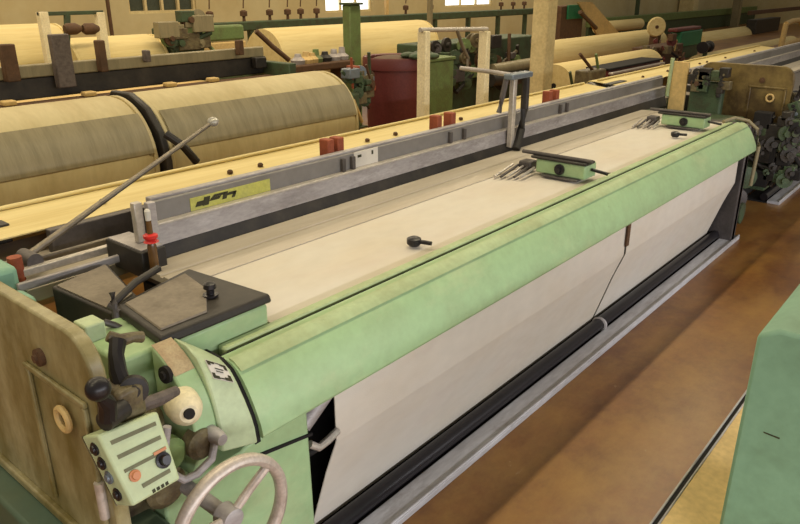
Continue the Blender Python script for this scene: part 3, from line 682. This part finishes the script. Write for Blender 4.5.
link('shelf_roll', MB().cyl(aty(492, 70, 6.3), aty(538, 62, 6.3), .09), 'grey_shade', dm)
link('shelf_roll', MB().cyl(aty(490, 80, 6.2), aty(536, 76, 6.2), .10), 'black', dm)
# building columns
def column(px0, px1, Y, label, mm='column', top=4.5):
    a = aty(px0, 2, Y); b_ = aty(px1, 2, Y); w = (b_-a).length*.36
    T = thing('building_column', ((a.x+b_.x)/2, Y, 0), label, 'column')
    x = (a.x+b_.x)/2
    link('shaft', MB().box(x-w/2, x+w/2, Y-w/2, Y+w/2, .05, top), mm, T, .02)
    link('base', MB().box(x-w/2-.03, x+w/2+.03, Y-w/2-.03, Y+w/2+.03, 0, .05), mm, T, .01)
    return T
column(533, 558, 5.2, 'thick cream building column right of the cream posts, behind the front loom')
column(103, 112, 12.6, 'brown pipe column against the back wall left of the dark window', 'brown')
column(426, 434, 9.9, 'slim grey-green column behind the left cream post', 'grey_shade')
column(735, 741, 11.5, 'slim pale column at the upper right among the back looms', 'grey_shade')
column(383, 390, 12.6, 'slim tan column on the back wall right of the bright window', 'wood')
column(636, 640, 12.6, 'slim green pipe on the back wall above the round cream package', 'dgreen')
column(682, 696, 14.0-1.4, 'cream pilaster on the back wall above the teal motor box')

# ------------------------------------------------------------------ right of the column
BR = 'cream warp beams at the right of the room'
pdrum(556, 648, 56, 6.6, .40, 'broad yellow warp beam above the maroon carriage, right of the building column', BR)
pdrum(700, 790, 45, 7.0, .30, 'long cream warp beam just above the grimy olive cover at the right', BR)
pdrum(697, 752, 29, 9.5, .42, 'distant cream warp beam left of the slim pale column', BR)
pdrum(598, 640, 20, 11.6, .2, 'thin distant cream roll behind the round cream package', BR)
gq = thing('textile_machine', (aty(580, 25, 10).x, 10, 0), 'green machine head with a slanting cream guard just right of the building column', 'machine')
a = aty(562, 3, 10); b_ = aty(582, 30, 10)
link('body', MB().box(a.x, b_.x, 10, 10.4, 0, a.z-.08), 'brown', gq, .02)
link('box', MB().box(a.x+.3, b_.x-.05, 9.94, 9.995, aty(570, 19, 10).z, aty(570, 5, 10).z), 'teal2', gq, .01)
link('guard', MB().slab([aty(578, 2, 9.9), aty(592, 2, 9.9), aty(620, 34, 9.9), aty(598, 36, 9.9)], .05), 'wood', gq)
link('arm', MB().tube([aty(580, 12, 9.8), aty(596, 28, 9.8)], .06), 'brown', gq)
rp = thing('yarn_cone', (aty(657, 28, 8.0).x, 8.0, 0), 'round cream yarn package on a dark stand, upper right', 'yarn package')
c = aty(657, 27, 8.0)
link('package', MB().lathe(c, (-.75, -.65, 0), [(-.25, .20), (-.05, .27), (0, .24), (.001, .06)], 36), 'yarn', rp)
link('core', MB().lathe(c, (-.75, -.65, 0), [(.0, .05), (.02, .045)], 16), 'brown', rp)
link('stand', MB().box(c.x+.05, c.x+.25, 7.95, 8.2, 0, c.z-.15), 'brown', rp)
mc = thing('maroon_carriage', (aty(620, 75, 5.6).x, 5.6, 0), 'maroon tray carriage with a pale rim, just behind the slate panel of the front loom', 'carriage')
a = aty(604, 70, 5.6); b_ = aty(655, 66, 5.6)
link('tray', MB().box(a.x, b_.x, 5.5, 5.9, a.z-.22, a.z), 'maroon', mc, .02)
link('rim', MB().box(a.x-.05, b_.x+.05, 5.47, 5.93, a.z, a.z+.035), 'dark', mc, .008)
link('ledge', MB().box(a.x-.05, b_.x, 5.40, 5.49, a.z-.07, a.z-.03), 'steel_l', mc, .01)
for x in (a.x+.1, b_.x-.2):
    link('leg', MB().box(x, x+.1, 5.6, 5.7, 0, a.z-.22), 'maroon', mc)
lvs = thing('lever_stand', (aty(592, 70, 4.6).x, 4.6, 0), 'pair of dark crossed levers standing in front of the yellow warp beam', 'lever')
link('lever', MB().tube([aty(580, 54, 4.6), aty(594, 72, 4.58), aty(605, 87, 4.56)], .022), 'brown', lvs)
link('lever', MB().tube([aty(596, 54, 4.6), aty(598, 68, 4.6), aty(601, 86, 4.6)], .02), 'mgreen', lvs)
link('lever', MB().tube([aty(570, 72, 4.6), aty(572, 84, 4.6), aty(575, 98, 4.6)], .02), 'dgreen', lvs)
c = aty(592, 92, 4.6)
link('block', MB().box(c.x-.3, c.x+.2, 4.5, 4.75, 0, .88), 'grease', lvs, .02)
for k in range(7):
    p = aty(572+k*9, 93-k*1.2+random.random()*3, 4.45)
    link('fitting', MB().lathe(p, (0, 0, 1), [(-.03, .05), (.02, .06), (.04, .02)], 12), random.choice(('steel_l', 'rust', 'steel_d', 'wood')), lvs)
dk = thing('winding_machine', (aty(665, 55, 7.0).x, 7.0, 0), 'dark maroon winding machine below the round cream package', 'machine')
a = aty(652, 42, 7.0); b_ = aty(684, 42, 7.0)
link('body', MB().box(a.x, b_.x, 7.0, 7.5, 0, a.z-.15), 'brown', dk, .03)
clutter(dk, 26, 645, 684, 36, 68, 6.8, ('maroon', 'brown', 'wood', 'dark', 'brown', 'grease'), .09, 9)
mb_ = thing('motor', (aty(692, 36, 7.4).x, 7.4, 0), 'bright teal motor box with a maroon top beside the dark blue spool', 'motor')
a = aty(682, 32, 7.4); b_ = aty(701, 44, 7.4)
link('housing', MB().box(a.x, b_.x, 7.4, 7.7, b_.z, a.z), 'teal2', mb_, .03)
link('top', MB().box(a.x-.3, b_.x-.1, 7.42, 7.7, a.z, a.z+.1), 'maroon', mb_, .03)
link('stand', MB().box(a.x+.05, b_.x-.05, 7.45, 7.65, 0, b_.z), 'dgreen', mb_)
sp_ = thing('spool', (aty(705, 48, 6.8).x, 6.8, 0), 'dark blue spool right of the bright teal motor box', 'spool')
c = aty(706, 47, 6.8)
link('drum', MB().lathe((c.x-.3, 6.8, c.z), (1, 0, 0), [(0, .16), (.04, .16), (.05, .1), (.5, .1), (.51, .16), (.55, .16)], 24), 'rubber', sp_)
link('stand', MB().box(c.x-.05, c.x+.05, 6.75, 6.85, 0, c.z), 'dgreen', sp_)
bd = thing('cream_board', (6.47, 2.2, 0), 'upright cream board with a green rod beyond the far end of the front loom', 'board')
a = atx(674, 61, 6.47); b_ = atx(690, 63, 6.47)
link('board', MB().box(6.455, 6.485, b_.y, a.y, 0, a.z), 'wood', bd, .006)
link('rod', MB().tube([atx(673, 58, 6.44), atx(670, 76, 6.44), atx(667, 96, 6.44)], .016), 'rail', bd)
gm = thing('gear_cabinet', (6.5, 1.9, 0), 'dark green gear cabinet between the upright cream board and the olive cover', 'cabinet')
a = atx(693, 75, 6.5); b_ = atx(727, 75, 6.5)
link('body', MB().box(6.46, 6.54, b_.y, a.y, 0, a.z-.04), 'dgreen', gm, .02)
rn = random.Random(4)
for k in range(26):
    p = atx(694+rn.random()*33, 72+rn.random()*24, 6.455)
    q = .02+rn.random()*.03
    if k % 2: link('gear_wheel', MB().lathe(p, (-1, -.3, 0), [(0, q), (.03, q), (.032, q*.4), (.05, q*.4)], 14), rn.choice(('dgreen', 'grease', 'black', 'brown')), gm)
    else: link('housing_block', MB().box(p.x-.04, p.x+.04, p.y-q, p.y+q, p.z-q, p.z+q), rn.choice(('dgreen', 'grease', 'black', 'dgreen')), gm, .006)
# tangle of dark gears and rods under the grimy cover of the next loom
for k in range(60):
    p = atx(756+rn.random()*44, 116+rn.random()*64, 6.50)
    if p.z < .3: p.z = .3+rn.random()*.3
    q = .025+rn.random()*.045; t = k % 3; mm = rn.choice(('dgreen', 'black', 'dark', 'dgreen', 'black', 'dark', 'black'))
    if t == 0: link('gear_wheel', MB().lathe(p, (-1, -.5, 0), [(0, q), (.03, q), (.032, q*.4), (.06, q*.4)], 16), mm, nx)
    elif t == 1: link('housing_block', MB().box(p.x-.03, p.x+.07, p.y-q, p.y+q, p.z-q, p.z+q), mm, nx, .008)
    else:
        d = Vector((.03, rn.uniform(-1, 1), rn.uniform(-1, 1)))*q*2.5
        link('rod', MB().tube([p-d, p, p+d], .010+q*.15, 8), mm, nx)
up = thing('textile_machine', (aty(780, 30, 9.0).x, 9, 0), 'dark box and pale machine frame at the top right corner', 'machine')
a = aty(757, 20, 9); b_ = aty(776, 44, 9)
link('box', MB().box(a.x, b_.x, 9, 9.4, b_.z, a.z), 'black', up, .02)
link('leg', MB().box(a.x+.2, b_.x-.2, 9.1, 9.3, 0, b_.z), 'black', up)
p = aty(750, 13, 9); q = aty(800, 12, 9)
link('rail', MB().box(p.x, q.x+1, 8.95, 9.1, p.z-.08, p.z+.08), 'brown', up)
pm = thing('pale_machine', (aty(785, 50, 6).x, 6, 0), 'pale cream machine frame at the right edge above the olive cover', 'machine')
for (u0, v0, u1, v1) in ((778, 62, 786, 24), (786, 24, 800, 20), (800, 20, 815, 50), (780, 48, 800, 40)):
    link('arm', MB().tube([aty(u0, v0, 6.0), aty((u0+u1)/2, (v0+v1)/2-1, 6.0), aty(u1, v1, 6.0)], .085), 'wood', pm)
c = aty(792, 50, 6.2)
link('body', MB().box(c.x-.3, c.x+1.2, 6.1, 6.5, 0, c.z+.1), 'grease', pm, .03)

# far row along the back wall at the right
fr_ = thing('creel_rail', (20, 11.9, 0), 'dull green machine line below the back wall at the upper right', 'creel rail')
a = aty(590, 14, 12.0); b_ = aty(800, 14, 12.0); z = aty(640, 15, 12.0).z
link('rail', MB().box(a.x, b_.x, 11.95, 12.15, z-.30, z), 'mgreen', fr_, .02)
link('frame', MB().box(a.x, b_.x, 12.0, 12.1, 0, z-.3), 'dgreen', fr_)

# ------------------------------------------------------------------ lights
def area(name, loc, sx, sy, power, col):
    l = bpy.data.lights.new(name, 'AREA'); l.shape = 'RECTANGLE'; l.size = sx; l.size_y = sy; l.energy = power; l.color = col
    o = bpy.data.objects.new(name, l); COL.objects.link(o); o.location = loc; return o
WARM = (1.0, .82, .55)
area('tube_row_loom', (4.0, 2.25, 4.3), 14, .12, 205, (1, .86, .56))
area('front_fill', (.6, -4.6, 2.3), 12, .8, 1650, (.95, .95, 1))  # low fill added behind the camera to brighten cloth and front faces
area('tube_row_second', (7.0, 6.6, 4.3), 18, .3, 330, WARM)
area('tube_row_third', (11.0, 10.4, 4.3), 26, .3, 420, WARM)
w = bpy.data.worlds.new('world'); S.world = w; w.use_nodes = True
bg = w.node_tree.nodes['Background']; bg.inputs['Color'].default_value = (1, .88, .70, 1); bg.inputs['Strength'].default_value = .27

S.view_settings.view_transform = 'Standard'; S.view_settings.look = 'None'
S.view_settings.exposure = .12; S.view_settings.gamma = 1; S.view_settings.use_curve_mapping = False
